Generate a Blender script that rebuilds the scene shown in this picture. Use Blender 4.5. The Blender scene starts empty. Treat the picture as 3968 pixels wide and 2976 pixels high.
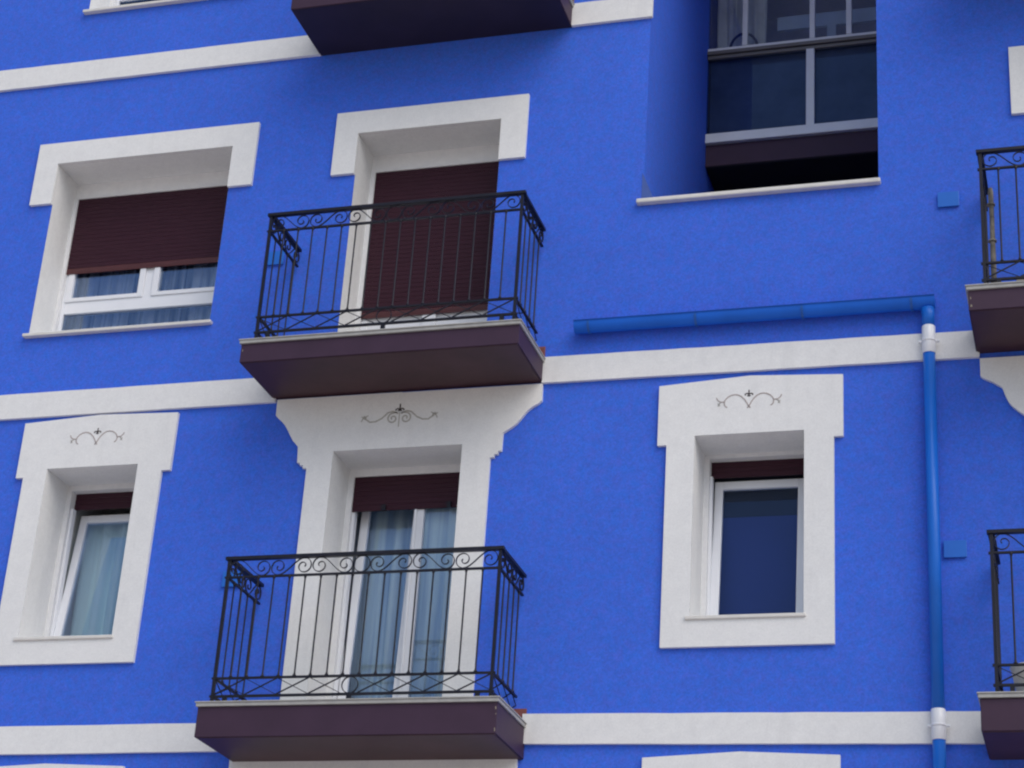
import bpy, bmesh, math, random
from mathutils import Vector, Matrix

random.seed(7)
SC = bpy.context.scene
COL = SC.collection

# ------------------------------------------------------------------ camera
cam_d = bpy.data.cameras.new('Camera')
cam_d.sensor_width = 36.0
cam_d.lens = 7801.7 / 3968.0 * 36.0
cam_d.clip_start = 0.1
cam_d.clip_end = 1000.0
cam = bpy.data.objects.new('Camera', cam_d)
COL.objects.link(cam)
R = Vector((0.95877737, 0.27697579, 0.06348522))
U = Vector((0.06074164, -0.41801869, 0.90640544))
FW = Vector((-0.27759037, 0.86518483, 0.41761082))
M = Matrix(((R.x, U.x, -FW.x, 0), (R.y, U.y, -FW.y, 0), (R.z, U.z, -FW.z, 0), (0, 0, 0, 1)))
cam.matrix_world = Matrix.Translation((0.0, -13.9319, 1.6)) @ M
SC.camera = cam

# ------------------------------------------------------------------ light
EL, AZ = 48.0, 130.0            # high soft sun in front of the facade, a little to the right
world = bpy.data.worlds.new('World')
SC.world = world
world.use_nodes = True
wn = world.node_tree.nodes
wl = world.node_tree.links
for n in list(wn):
    wn.remove(n)
sky = wn.new('ShaderNodeTexSky')
sky.sky_type = 'NISHITA'
sky.sun_disc = False
sky.sun_elevation = math.radians(EL)
sky.sun_rotation = math.radians(AZ)
sky.air_density = 1.0
sky.dust_density = 2.2
sky.ozone_density = 1.0
bg = wn.new('ShaderNodeBackground')
bg.inputs['Strength'].default_value = 0.145
wo = wn.new('ShaderNodeOutputWorld')
wl.new(sky.outputs[0], bg.inputs[0])
wl.new(bg.outputs[0], wo.inputs[0])
sun_d = bpy.data.lights.new('Sun', 'SUN')
sun_d.energy = 1.6
sun_d.angle = math.radians(60)
sun_d.color = (1.0, 0.96, 0.9)
sun = bpy.data.objects.new('Sun', sun_d)
COL.objects.link(sun)
azr = math.radians(AZ)
sdir = Vector((math.sin(azr) * math.cos(math.radians(EL)), math.cos(azr) * math.cos(math.radians(EL)), math.sin(math.radians(EL))))
sun.rotation_euler = sdir.to_track_quat('Z', 'Y').to_euler()
sun.location = (-5, -20, 30)
SC.view_settings.view_transform = 'Standard'
SC.view_settings.look = 'None'
SC.view_settings.gamma = 1.0
SC.view_settings.exposure = 0.0
SC.render.resolution_x = 1024
SC.render.resolution_y = 768
try:
    SC.cycles.filter_width = 2.2
    SC.cycles.max_bounces = 10
except Exception:
    pass


# ------------------------------------------------------------------ materials
def material(name, col, rough=0.6, metal=0.0, spec=0.5, var=0.0, vscale=3.0, bump=0.0, bscale=120.0,
             streak=0.0, col2=None, coat=0.0):
    m = bpy.data.materials.new(name)
    m.use_nodes = True
    nt = m.node_tree
    b = nt.nodes['Principled BSDF']
    b.inputs['Roughness'].default_value = rough
    b.inputs['Metallic'].default_value = metal
    b.inputs['Specular IOR Level'].default_value = spec
    b.inputs['Coat Weight'].default_value = coat
    b.inputs['Base Color'].default_value = (*col, 1)
    tc = nt.nodes.new('ShaderNodeTexCoord')
    if var > 0 or col2:
        nz = nt.nodes.new('ShaderNodeTexNoise')
        nz.inputs['Scale'].default_value = vscale
        nz.inputs['Detail'].default_value = 5.0
        nz.inputs['Roughness'].default_value = 0.62
        mp = nt.nodes.new('ShaderNodeMapping')
        mp.inputs['Scale'].default_value = (1, 1, 1 - streak * 0.85)
        nt.links.new(tc.outputs['Object'], mp.inputs[0])
        nt.links.new(mp.outputs[0], nz.inputs[0])
        rp = nt.nodes.new('ShaderNodeMapRange')
        rp.inputs['From Min'].default_value = 0.3
        rp.inputs['From Max'].default_value = 0.7
        nt.links.new(nz.outputs[0], rp.inputs[0])
        mx = nt.nodes.new('ShaderNodeMix')
        mx.data_type = 'RGBA'
        c2 = col2 if col2 else tuple(c * (1 - var) for c in col)
        mx.inputs[6].default_value = (*c2, 1)
        mx.inputs[7].default_value = (*[min(1, c * (1 + (var if not col2 else 0))) for c in col], 1)
        nt.links.new(rp.outputs[0], mx.inputs[0])
        nt.links.new(mx.outputs[2], b.inputs['Base Color'])
    if bump > 0:
        nb = nt.nodes.new('ShaderNodeTexNoise')
        nb.inputs['Scale'].default_value = bscale
        nb.inputs['Detail'].default_value = 4.0
        nb.inputs['Roughness'].default_value = 0.7
        nt.links.new(tc.outputs['Object'], nb.inputs[0])
        bp_ = nt.nodes.new('ShaderNodeBump')
        bp_.inputs['Strength'].default_value = bump
        bp_.inputs['Distance'].default_value = 0.004
        nt.links.new(nb.outputs[0], bp_.inputs['Height'])
        nt.links.new(bp_.outputs[0], b.inputs['Normal'])
    return m


def stucco(name, col, fine, mottle, tint, rain=0.0):
    """Trowelled render: fine grain, faint cloudy mottling of the paint, a little rain dirt in vertical streaks."""
    m = bpy.data.materials.new(name)
    m.use_nodes = True
    nt = m.node_tree
    L = nt.links
    b = nt.nodes['Principled BSDF']
    b.inputs['Roughness'].default_value = 0.85
    b.inputs['Specular IOR Level'].default_value = 0.25
    tc = nt.nodes.new('ShaderNodeTexCoord')

    def noise(scale, detail, sc=(1, 1, 1)):
        mp = nt.nodes.new('ShaderNodeMapping')
        mp.inputs['Scale'].default_value = sc
        n = nt.nodes.new('ShaderNodeTexNoise')
        n.inputs['Scale'].default_value = scale
        n.inputs['Detail'].default_value = detail
        n.inputs['Roughness'].default_value = 0.65
        L.new(tc.outputs['Object'], mp.inputs[0])
        L.new(mp.outputs[0], n.inputs[0])
        return n.outputs[0]

    def rng(sock, a, bb, lo, hi):
        r = nt.nodes.new('ShaderNodeMapRange')
        r.inputs['From Min'].default_value = a
        r.inputs['From Max'].default_value = bb
        r.inputs['To Min'].default_value = lo
        r.inputs['To Max'].default_value = hi
        L.new(sock, r.inputs[0])
        return r.outputs[0]

    def mul(s1, s2):
        r = nt.nodes.new('ShaderNodeMath')
        r.operation = 'MULTIPLY'
        L.new(s1, r.inputs[0])
        L.new(s2, r.inputs[1])
        return r.outputs[0]
    f = mul(rng(noise(1.1, 3), 0.3, 0.7, 1 - mottle, 1 + mottle), rng(noise(9, 4), 0.3, 0.7, 1 - mottle, 1 + mottle))
    f = mul(f, rng(noise(24, 3), 0.3, 0.7, 1 - mottle * 1.3, 1 + mottle * 1.3))
    f = mul(f, rng(noise(75, 3), 0.3, 0.7, 1 - fine, 1 + fine))
    f = mul(f, rng(noise(6, 5, (1, 1, 0.12)), 0.55, 0.8, 1.0, 1 - rain))
    mx = nt.nodes.new('ShaderNodeMix')
    mx.data_type = 'RGBA'
    mx.inputs[6].default_value = (*col, 1)
    mx.inputs[7].default_value = (*tint, 1)
    L.new(rng(noise(14, 5), 0.38, 0.66, 0.0, 1.0), mx.inputs[0])
    sc = nt.nodes.new('ShaderNodeVectorMath')
    sc.operation = 'SCALE'
    L.new(mx.outputs[2], sc.inputs[0])
    L.new(f, sc.inputs['Scale'])
    L.new(sc.outputs[0], b.inputs['Base Color'])
    bm_ = nt.nodes.new('ShaderNodeBump')
    bm_.inputs['Strength'].default_value = 0.35
    bm_.inputs['Distance'].default_value = 0.003
    L.new(noise(160, 4), bm_.inputs['Height'])
    L.new(bm_.outputs[0], b.inputs['Normal'])
    return m


def cloth(name, light, dark, scale):
    """hanging cloth: woven tone, with fold shade coloured in as narrow dark stripes running down it"""
    m = material(name, light, 0.9)
    nt = m.node_tree
    b = nt.nodes['Principled BSDF']
    tc = nt.nodes.new('ShaderNodeTexCoord')
    sp = nt.nodes.new('ShaderNodeSeparateXYZ')
    cb = nt.nodes.new('ShaderNodeCombineXYZ')
    nz = nt.nodes.new('ShaderNodeTexNoise')
    nz.inputs['Scale'].default_value = scale
    nz.inputs['Detail'].default_value = 3.0
    rp = nt.nodes.new('ShaderNodeMapRange')
    rp.inputs['From Min'].default_value = 0.40
    rp.inputs['From Max'].default_value = 0.56
    mz = nt.nodes.new('ShaderNodeMath')
    mz.operation = 'MULTIPLY'
    mz.inputs[1].default_value = 0.03
    mx = nt.nodes.new('ShaderNodeMix')
    mx.data_type = 'RGBA'
    mx.inputs[6].default_value = (*dark, 1)  # dark stripes put the shade between folds into the colour
    mx.inputs[7].default_value = (*light, 1)
    L = nt.links
    L.new(tc.outputs['Object'], sp.inputs[0])
    L.new(sp.outputs[0], cb.inputs[0])
    L.new(sp.outputs[2], mz.inputs[0])
    L.new(mz.outputs[0], cb.inputs[2])
    L.new(cb.outputs[0], nz.inputs[0])
    L.new(nz.outputs[0], rp.inputs[0])
    L.new(rp.outputs[0], mx.inputs[0])
    L.new(mx.outputs[2], b.inputs['Base Color'])
    return m


def glass(name, tint, refl=1.0, ior=1.52):
    m = bpy.data.materials.new(name)
    m.use_nodes = True
    nt = m.node_tree
    for n in list(nt.nodes):
        nt.nodes.remove(n)
    out = nt.nodes.new('ShaderNodeOutputMaterial')
    tr = nt.nodes.new('ShaderNodeBsdfTransparent')
    tr.inputs[0].default_value = (*tint, 1)
    gl = nt.nodes.new('ShaderNodeBsdfGlossy')
    gl.inputs['Roughness'].default_value = 0.02
    gl.inputs['Color'].default_value = (0.50, 0.66, 0.95, 1)
    fr = nt.nodes.new('ShaderNodeFresnel')
    fr.inputs[0].default_value = ior
    mm = nt.nodes.new('ShaderNodeMath')
    mm.operation = 'MULTIPLY'
    mm.use_clamp = True
    mm.inputs[1].default_value = refl
    mx = nt.nodes.new('ShaderNodeMixShader')
    nt.links.new(fr.outputs[0], mm.inputs[0])
    nt.links.new(mm.outputs[0], mx.inputs[0])
    nt.links.new(tr.outputs[0], mx.inputs[1])
    nt.links.new(gl.outputs[0], mx.inputs[2])
    nt.links.new(mx.outputs[0], out.inputs[0])
    return m


MAT = dict(
    blue=stucco('blue_stucco', (0.036, 0.140, 0.68), 0.15, 0.035, (0.060, 0.128, 0.64)),
    white=stucco('white_stucco', (0.745, 0.755, 0.755), 0.05, 0.015, (0.715, 0.725, 0.73), 0.08),
    soffit=stucco('white_reveal', (0.74, 0.75, 0.76), 0.02, 0.02, (0.70, 0.71, 0.73), 0.05),
    sill=material('stone_sill', (0.66, 0.65, 0.62), 0.5, var=0.06, vscale=8, bump=0.1),
    pvc=material('white_window_frame', (0.78, 0.80, 0.84), 0.3, var=0.03, vscale=5),
    purple=material('purple_painted_slab', (0.046, 0.023, 0.046), 0.55, spec=0.3, var=0.10, vscale=5, bump=0.15, bscale=30),
    soff_dark=material('near_black_underside', (0.022, 0.015, 0.030), 0.5, spec=0.3, var=0.2, vscale=2.5, bump=0.2, bscale=20),  # near-black tone for the underside of the top balcony
    soff=material('brown_painted_slab_underside', (0.060, 0.028, 0.034), 0.5, spec=0.3, var=0.22, vscale=2.5, bump=0.2, bscale=20),
    trim=material('pale_balcony_edge', (0.36, 0.36, 0.345), 0.5, var=0.12, vscale=12),
    chip=material('chipped_paint', (0.28, 0.25, 0.20), 0.9, var=0.2, vscale=60),
    iron=material('dark_wrought_iron', (0.009, 0.009, 0.017), 0.45, spec=0.33, metal=0.0, var=0.35, vscale=20, bump=0.2, bscale=80),
    shutter=material('dark_red_shutter', (0.038, 0.011, 0.021), 0.55, spec=0.2, var=0.12, vscale=9, streak=-3),
    shutter_bar=material('red_shutter_bar', (0.075, 0.018, 0.020), 0.5, var=0.1, vscale=9),
    terra=material('terracotta_tile', (0.19, 0.06, 0.055), 0.7, var=0.15, vscale=20),
    azure=material('azure_paint', (0.012, 0.135, 0.58), 0.35, var=0.05, vscale=6),
    gut=material('azure_gutter_paint', (0.006, 0.118, 0.60), 0.55, spec=0.3, var=0.10, vscale=3),
    gutj=material('gutter_joint_paint', (0.008, 0.095, 0.40), 0.4, var=0.1, vscale=6),
    pipe=material('azure_pipe_paint', (0.008, 0.140, 0.62), 0.4, spec=0.35, var=0.06, vscale=4),
    pipew=material('white_pipe_paint', (0.78, 0.80, 0.84), 0.3, var=0.03, vscale=6),
    curtain=cloth('pale_teal_curtain', (0.74, 0.96, 0.92), (0.46, 0.66, 0.66), 9.0),
    curtain2=cloth('pale_blue_curtain', (0.78, 0.95, 0.98), (0.40, 0.56, 0.74), 11.0),
    lace=cloth('thin_lace_curtain', (0.50, 0.58, 0.72), (0.04, 0.06, 0.11), 16.0),
    navy=material('navy_blind', (0.050, 0.085, 0.33), 0.8, var=0.04),
    navy_shade=material('blind_top_shade', (0.018, 0.026, 0.05), 0.8, var=0.1),
    greycurt=material('grey_curtain', (0.55, 0.60, 0.62), 0.9, var=0.15, vscale=5),
    room_pale=material('pale_room_walls', (0.50, 0.50, 0.50), 0.9, var=0.05),
    room=material('room_walls', (0.16, 0.17, 0.20), 0.9, var=0.1),
    darkvoid=material('recess_shade_concrete', (0.012, 0.012, 0.018), 0.9, var=0.2, vscale=4),  # near-black colour carries the deep shade inside the recess
    alu=material('satin_aluminium', (0.74, 0.77, 0.76), 0.35, metal=0.1, var=0.06, vscale=4),
    alud=material('bronze_rail', (0.16, 0.15, 0.14), 0.4, metal=0.4, var=0.08, vscale=6),
    dusky=material('dull_slate_panel', (0.24, 0.28, 0.42), 0.7, col2=(0.11, 0.14, 0.24), var=0.1, vscale=2.5),
    dusk=material('blue_grey_reflection', (0.40, 0.55, 0.75), 0.6, var=0.1, vscale=4),
    ornament=material('grey_brown_stencil', (0.36, 0.31, 0.30), 0.8, var=0.2, vscale=40),
    ornament_dark=material('dark_stencil', (0.06, 0.045, 0.045), 0.8, var=0.2, vscale=40),
    ornament_pale=material('faded_stencil', (0.40, 0.39, 0.36), 0.85, var=0.15, vscale=40),
    flash=material('dull_blue_patch', (0.052, 0.105, 0.36), 0.8, var=0.1, vscale=10),
    glare=material('mottled_glare', (0.24, 0.22, 0.19), 0.8, col2=(0.03, 0.03, 0.03), var=0.2, vscale=22, streak=0.6),
    pot=material('cream_planter', (0.62, 0.60, 0.55), 0.6, var=0.1, vscale=8),
    board=material('pale_board', (0.42, 0.40, 0.36), 0.7, var=0.15, vscale=9),
    asphalt=material('asphalt', (0.05, 0.05, 0.052), 0.9, var=0.2, vscale=2, bump=0.5, bscale=60),
    paving=material('pale_bounce_paving', (0.56, 0.49, 0.43), 0.85, var=0.12, vscale=3, bump=0.3, bscale=40),
    roof=material('roof_gravel', (0.25, 0.24, 0.23), 0.9, var=0.2),
    pane=glass('window_glass', (0.985, 0.99, 0.985), 1.7),
    pane_dark=glass('tinted_glass', (0.62, 0.68, 0.75), 0.5),
    pane_soft=glass('low_reflection_glass', (0.80, 0.84, 0.90), 0.8),
)


# ------------------------------------------------------------------ mesh builder
class MB:
    def __init__(s):
        s.v, s.f, s.m, s.sm = [], [], [], []

    def face(s, pts, mi=0, smooth=False):
        i = len(s.v)
        s.v += [tuple(p) for p in pts]
        s.f.append(tuple(range(i, i + len(pts))))
        s.m.append(mi)
        s.sm.append(smooth)

    def box(s, x0, x1, y0, y1, z0, z1, mi=0):
        i = len(s.v)
        s.v += [(x0, y0, z0), (x1, y0, z0), (x1, y1, z0), (x0, y1, z0), (x0, y0, z1), (x1, y0, z1), (x1, y1, z1), (x0, y1, z1)]
        for q in ((0, 3, 2, 1), (4, 5, 6, 7), (0, 1, 5, 4), (1, 2, 6, 5), (2, 3, 7, 6), (3, 0, 4, 7)):
            s.f.append(tuple(i + k for k in q))
            s.m.append(mi)
            s.sm.append(False)
        return s

    def prism(s, outline, y0, y1, skip=(), mi=0):
        """outline of (x, z), counter-clockwise seen from the street (-y); y0 is the street side"""
        n = len(outline)
        i = len(s.v)
        s.v += [(x, y0, z) for x, z in outline] + [(x, y1, z) for x, z in outline]
        s.f.append(tuple(range(i, i + n)))
        s.m.append(mi)
        s.sm.append(False)
        for k in range(n):
            if k in skip:
                continue
            j = (k + 1) % n
            s.f.append((i + k, i + n + k, i + n + j, i + j))
            s.m.append(mi)
            s.sm.append(False)
        return s

    def tube(s, pts, rad, seg=10, mi=0, caps=True):
        """round tube through 3-D points; rad a number or a list"""
        pts = [Vector(p) for p in pts]
        n = len(pts)
        rr = rad if isinstance(rad, (list, tuple)) else [rad] * n
        base = len(s.v)
        prev = None
        for k, p in enumerate(pts):
            t = (pts[min(k + 1, n - 1)] - pts[max(k - 1, 0)]).normalized()
            if prev is None:
                a = Vector((0, 0, 1)) if abs(t.z) < 0.9 else Vector((1, 0, 0))
                u = t.cross(a).normalized()
            else:
                u = (prev - t * prev.dot(t)).normalized()
            prev = u
            w = t.cross(u)
            for q in range(seg):
                an = 2 * math.pi * q / seg
                s.v.append(tuple(p + (u * math.cos(an) + w * math.sin(an)) * rr[k]))
        for k in range(n - 1):
            for q in range(seg):
                a = base + k * seg + q
                b = base + k * seg + (q + 1) % seg
                s.f.append((a, b, b + seg, a + seg))
                s.m.append(mi)
                s.sm.append(True)
        if caps:
            s.f.append(tuple(base + q for q in range(seg))[::-1])
            s.f.append(tuple(base + (n - 1) * seg + q for q in range(seg)))
            s.m += [mi, mi]
            s.sm += [False, False]
        return s

    def ribbon(s, pts, th, w0, w1, axis='y', off=0.0, mi=0):
        """flat bar bent along a 2-D path; (a, z) in the plane, width w0..w1 across it. axis 'y': path in xz. axis 'x': path in yz"""
        n = len(pts)
        P = [Vector(p) for p in pts]
        base = len(s.v)
        for k, p in enumerate(P):
            t = (P[min(k + 1, n - 1)] - P[max(k - 1, 0)])
            t = t.normalized() if t.length > 0 else Vector((1, 0))
            nn = Vector((-t.y, t.x)) * th / 2
            for q, w in ((p + nn, w0), (p + nn, w1), (p - nn, w1), (p - nn, w0)):
                s.v.append((q.x, w, q.y) if axis == 'y' else (w, q.x, q.y))
        for k in range(n - 1):
            for q in range(4):
                a = base + k * 4 + q
                b = base + k * 4 + (q + 1) % 4
                s.f.append((a, b, b + 4, a + 4))
                s.m.append(mi)
                s.sm.append(False)
        s.f.append(tuple(base + q for q in range(4))[::-1])
        s.f.append(tuple(base + (n - 1) * 4 + q for q in range(4)))
        s.m += [mi, mi]
        s.sm += [False, False]
        return s

    def build(s, name, mats, parent=None, bevel=0.0, loc=(0, 0, 0), fix=True):
        me = bpy.data.meshes.new(name)
        me.from_pydata(s.v, [], s.f)
        if not isinstance(mats, (list, tuple)):
            mats = [mats]
        for m in mats:
            me.materials.append(MAT[m])
        for p, mi, sm in zip(me.polygons, s.m, s.sm):
            p.material_index = mi
            p.use_smooth = sm
        if fix:
            bm = bmesh.new()
            bm.from_mesh(me)
            bmesh.ops.recalc_face_normals(bm, faces=bm.faces)
            bm.to_mesh(me)
            bm.free()
        me.update()
        o = bpy.data.objects.new(name, me)
        COL.objects.link(o)
        o.location = loc
        if parent:
            o.parent = parent
        if bevel > 0:
            b = o.modifiers.new('bevel', 'BEVEL')
            b.width = bevel
            b.segments = 2
            b.limit_method = 'ANGLE'
        return o


def tag(o, label=None, cat=None, group=None, kind=None):
    if label:
        o['label'] = label
    if cat:
        o['category'] = cat
    if group:
        o['group'] = group
    if kind:
        o['kind'] = kind
    return o


def empty(name, loc=(0, 0, 0)):
    o = bpy.data.objects.new(name, None)
    COL.objects.link(o)
    o.location = loc
    o.empty_display_size = 0.3
    return o


def arc(cx, cz, r, a0, a1, n=12, rz=None):
    rz = r if rz is None else rz
    return [(cx + r * math.cos(math.radians(a0 + (a1 - a0) * k / n)), cz + rz * math.sin(math.radians(a0 + (a1 - a0) * k / n))) for k in range(n + 1)]


# ------------------------------------------------------------------ ground
FRONT = 0.0
YF = 0.36          # depth of the window reveals
gb = MB()
gb.face([(-300, -300, -0.12), (300, -300, -0.12), (300, 300, -0.12), (-300, 300, -0.12)])
tag(gb.build('ground', 'paving', fix=False), kind='structure')  # unseen street surface, made pale to bounce light up onto the soffits
gb = MB().box(-120, 120, -3.5, 0.4, -0.2, 0.0)
tag(gb.build('pavement', 'paving', bevel=0.02), kind='structure')

# ------------------------------------------------------------------ the building
house = empty('apartment_building', (-4.0, 0.0, 0.0))
tag(house, 'bright blue rendered apartment building with white bands, window surrounds and purple balconies', 'building')
house_off = Vector((4.0, 0.0, 0.0))


def part(mb, name, mats, bevel=0.0, parent=None):
    """a mesh written in world coordinates, parented to the building (or to one of its parts)"""
    p = parent or house
    base = Vector((-4.0, 0, 0)) if p is house else p['_w']
    o = mb.build(name, mats, None, bevel)
    o.parent = p
    # put the origin at the middle of the bottom of the piece
    xs = [v[0] for v in mb.v]
    ys = [v[1] for v in mb.v]
    zs = [v[2] for v in mb.v]
    c = Vector(((min(xs) + max(xs)) / 2, (min(ys) + max(ys)) / 2, min(zs)))
    for v in o.data.vertices:
        v.co -= c
    o.location = c - Vector(base)
    o['_w'] = tuple(c)
    return o


def lbl(o, text):
    o['label'] = text
    return o


# openings: name, x0, x1, z0, z1
OPEN = dict(
    W1=(-8.945, -7.213, 9.10, 10.828),
    W0=(-8.935, -7.203, 12.52, 14.248),
    D1=(-6.025, -4.722, 8.50, 10.828),
    D0=(-6.000, -4.700, 11.93, 14.248),
    DR=(-0.290, 1.010, 8.50, 10.80),
    W2=(-8.512, -7.670, 6.31, 7.792),
    D2=(-5.933, -4.838, 5.53, 7.809),
    W3=(-2.965, -2.125, 6.325, 7.772),
    D4=(-0.26, 0.84, 5.49, 7.80),
    W4=(-3.000, -2.160, 3.35, 4.80),
    W5=(-8.470, -7.640, 3.35, 4.80),
    D3=(-5.920, -4.830, 2.50, 4.80),
    G=(-3.455, -1.545, 9.90, 14.4),
)
WX0, WX1, WTOP, WBACK = -17.0, 8.5, 15.6, 9.0
xs = sorted({WX0, WX1, *[o[0] for o in OPEN.values()], *[o[1] for o in OPEN.values()]})
zs = sorted({0.0, WTOP, *[o[2] for o in OPEN.values()], *[o[3] for o in OPEN.values()]})
wb = MB()
for i in range(len(xs) - 1):
    for j in range(len(zs) - 1):
        cx, cz = (xs[i] + xs[i + 1]) / 2, (zs[j] + zs[j + 1]) / 2
        if any(o[0] < cx < o[1] and o[2] < cz < o[3] for o in OPEN.values()):
            continue
        wb.face([(xs[i], 0, zs[j]), (xs[i + 1], 0, zs[j]), (xs[i + 1], 0, zs[j + 1]), (xs[i], 0, zs[j + 1])])
wb.face([(WX0, 0, 0), (WX0, 0, WTOP), (WX0, WBACK, WTOP), (WX0, WBACK, 0)])
wb.face([(WX1, 0, 0), (WX1, WBACK, 0), (WX1, WBACK, WTOP), (WX1, 0, WTOP)])
wb.face([(WX0, WBACK, 0), (WX0, WBACK, WTOP), (WX1, WBACK, WTOP), (WX1, WBACK, 0)])
wb.face([(WX0, 0, WTOP), (WX1, 0, WTOP), (WX1, WBACK, WTOP), (WX0, WBACK, WTOP)], 1)
# the deep recess on the right: side walls, back, ceiling, floor
gx0, gx1, gz0, gz1 = OPEN['G']
GD = 5.0          # the recess is 5 m deep
wb.face([(gx0, 0, gz0), (gx0, GD, gz0), (gx0, GD, gz1), (gx0, 0, gz1)])
wb.face([(gx1, 0, gz0), (gx1, 0, gz1), (gx1, GD, gz1), (gx1, GD, gz0)])
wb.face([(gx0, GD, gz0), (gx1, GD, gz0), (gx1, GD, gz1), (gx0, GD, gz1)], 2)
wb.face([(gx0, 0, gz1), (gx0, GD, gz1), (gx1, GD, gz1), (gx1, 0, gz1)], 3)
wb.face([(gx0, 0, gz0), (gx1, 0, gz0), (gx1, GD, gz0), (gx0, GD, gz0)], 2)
part(wb, 'wall', ['blue', 'roof', 'darkvoid', 'soffit'])

# dull triangular gusset at the foot of the recess corner
tb = MB().prism([(-3.470, 9.906), (-3.362, 9.906), (-3.470, 10.180)], -0.003, 0.010)
part(tb, 'corner_gusset', 'flash')

# string courses, each run a piece of its own
for (x0, x1, z0, z1, z2, z3) in [
        (-17.0, -6.47, 11.708, 11.708, 11.930, 11.930),
        (-4.15, -3.437, 11.710, 11.710, 11.935, 11.935),
        (-17.0, -6.50, 8.272, 8.285, 8.500, 8.516),
        (-4.215, -0.815, 8.304, 8.292, 8.530, 8.512),
        (-17.0, -6.50, 5.320, 5.350, 5.548, 5.574),
        (-4.20, -0.84, 5.380, 5.346, 5.605, 5.572)]:
    sb = MB()
    n = max(2, int((x1 - x0) / 0.16))
    lo, hi = [], []
    for k in range(n + 1):
        t = k / n
        x = x0 + (x1 - x0) * t
        lo.append((x, z0 + (z1 - z0) * t + random.uniform(-1, 1) * 0.0012))
        hi.append((x, z2 + (z3 - z2) * t + random.uniform(-1, 1) * 0.0018))
    sb.prism(lo + hi[::-1], -0.032, 0.0)
    part(sb, 'string_course', 'white')


# ------------------------------------------------------------------ window helpers
def reveal(mb, o, y0l=0.0, y0t=0.0, y0r=0.0, yb=0.47, mi=0):
    x0, x1, z0, z1 = o
    e = 0.0008
    mb.face([(x0 + e, y0l, z0), (x0 + e, yb, z0), (x0 + e, yb, z1), (x0 + e, y0l, z1)], mi)
    mb.face([(x1 - e, y0r, z0), (x1 - e, y0r, z1), (x1 - e, yb, z1), (x1 - e, yb, z0)], mi)
    mb.face([(x0, y0t, z1 - e), (x0, yb, z1 - e), (x1, yb, z1 - e), (x1, y0t, z1 - e)], mi)
    mb.face([(x0, 0.0, z0 + e), (x1, 0.0, z0 + e), (x1, yb, z0 + e), (x0, yb, z0 + e)], mi)


def lintel(mb, o, zt, guide, mi=0):
    """render strip above the shutter and the guide strips at its sides, at the back of the reveal"""
    x0, x1, z0, z1 = o
    mb.box(x0 + 0.001, x1 - 0.001, YF, YF + 0.09, zt, z1 - 0.001, mi)
    mb.box(x0 + 0.001, x0 + guide, YF - 0.006, YF + 0.08, z0, zt, mi)
    mb.box(x1 - guide, x1 - 0.001, YF - 0.006, YF + 0.08, z0, zt, mi)


def interior(o, parent, depth=1.6, mat='room'):
    x0, x1, z0, z1 = o
    mb = MB()
    a, b_, c, d = x0 + 0.002, x1 - 0.002, z0 + 0.002, z1 - 0.002
    y0, y1 = 0.471, 0.471 + depth
    mb.face([(a, y0, c), (a, y0, d), (a, y1, d), (a, y1, c)])
    mb.face([(b_, y0, c), (b_, y1, c), (b_, y1, d), (b_, y0, d)])
    mb.face([(a, y0, c), (a, y1, c), (b_, y1, c), (b_, y0, c)])
    mb.face([(a, y0, d), (b_, y0, d), (b_, y1, d), (a, y1, d)])
    mb.face([(a, y1, c), (a, y1, d), (b_, y1, d), (b_, y1, c)])
    return part(mb, 'interior', mat, parent=parent)


def shutter(x0, x1, zb, zt, parent, y=YF + 0.012, pitch=0.042, bar=True, knobs=False):
    mb = MB()
    n = max(1, int(round((zt - zb) / pitch)))
    h = (zt - zb) / n
    for k in range(n):
        a = zb + k * h
        mi = 1 if (bar and k == 0) else 0
        prof = [(y + 0.0025, a), (y + 0.0003, a + 0.10 * h), (y - 0.0006, a + 0.45 * h), (y - 0.0003, a + 0.86 * h), (y + 0.002, a + 0.95 * h), (y + 0.003, a + h)]
        for p, q in zip(prof[:-1], prof[1:]):
            mb.face([(x0, p[0], p[1]), (x1, p[0], p[1]), (x1, q[0], q[1]), (x0, q[0], q[1])], mi)
    mb.box(x0, x1, y + 0.002, y + 0.014, zb - 0.012, zb, 1 if bar else 0)
    if knobs:
        for f in (0.28, 0.84):
            xk = x0 + (x1 - x0) * f
            mb.box(xk - 0.018, xk + 0.018, y - 0.022, y + 0.004, zb - 0.012, zb + 0.03, 2)
    o = part(mb, 'shutter', ['shutter', 'shutter_bar', 'iron'], parent=parent)
    return o


def bar_frame(mb, x0, x1, z0, z1, w, y0, y1, wb=None, wt=None):
    wb = w if wb is None else wb
    wt = w if wt is None else wt
    mb.box(x0, x0 + w, y0, y1, z0, z1)
    mb.box(x1 - w, x1, y0, y1, z0, z1)
    mb.box(x0 + w, x1 - w, y0, y1, z0, z0 + wb)
    mb.box(x0 + w, x1 - w, y0, y1, z1 - wt, z1)


def tilt(o, ang, zb, yb):
    """lean a sash inwards about its bottom rail"""
    me = o.data
    w = Vector(o['_w'])
    for v in me.vertices:
        p = v.co + w
        dz, dy = p.z - zb, p.y - yb
        p.z = zb + dz * math.cos(ang) - dy * math.sin(ang)
        p.y = yb + dz * math.sin(ang) + dy * math.cos(ang)
        v.co = p - w
    me.update()


def sill(x0, x1, z0, z1, parent, out=0.05):
    mb = MB().box(x0, x1, -out, YF, z0, z1)
    return part(mb, 'sill', 'sill', bevel=0.006, parent=parent)


def pane(x0, x1, z0, z1, y, parent, mat='pane'):
    mb = MB()
    mb.box(x0, x1, y, y + 0.006, z0, z1)
    return part(mb, 'pane', mat, parent=parent)


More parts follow.
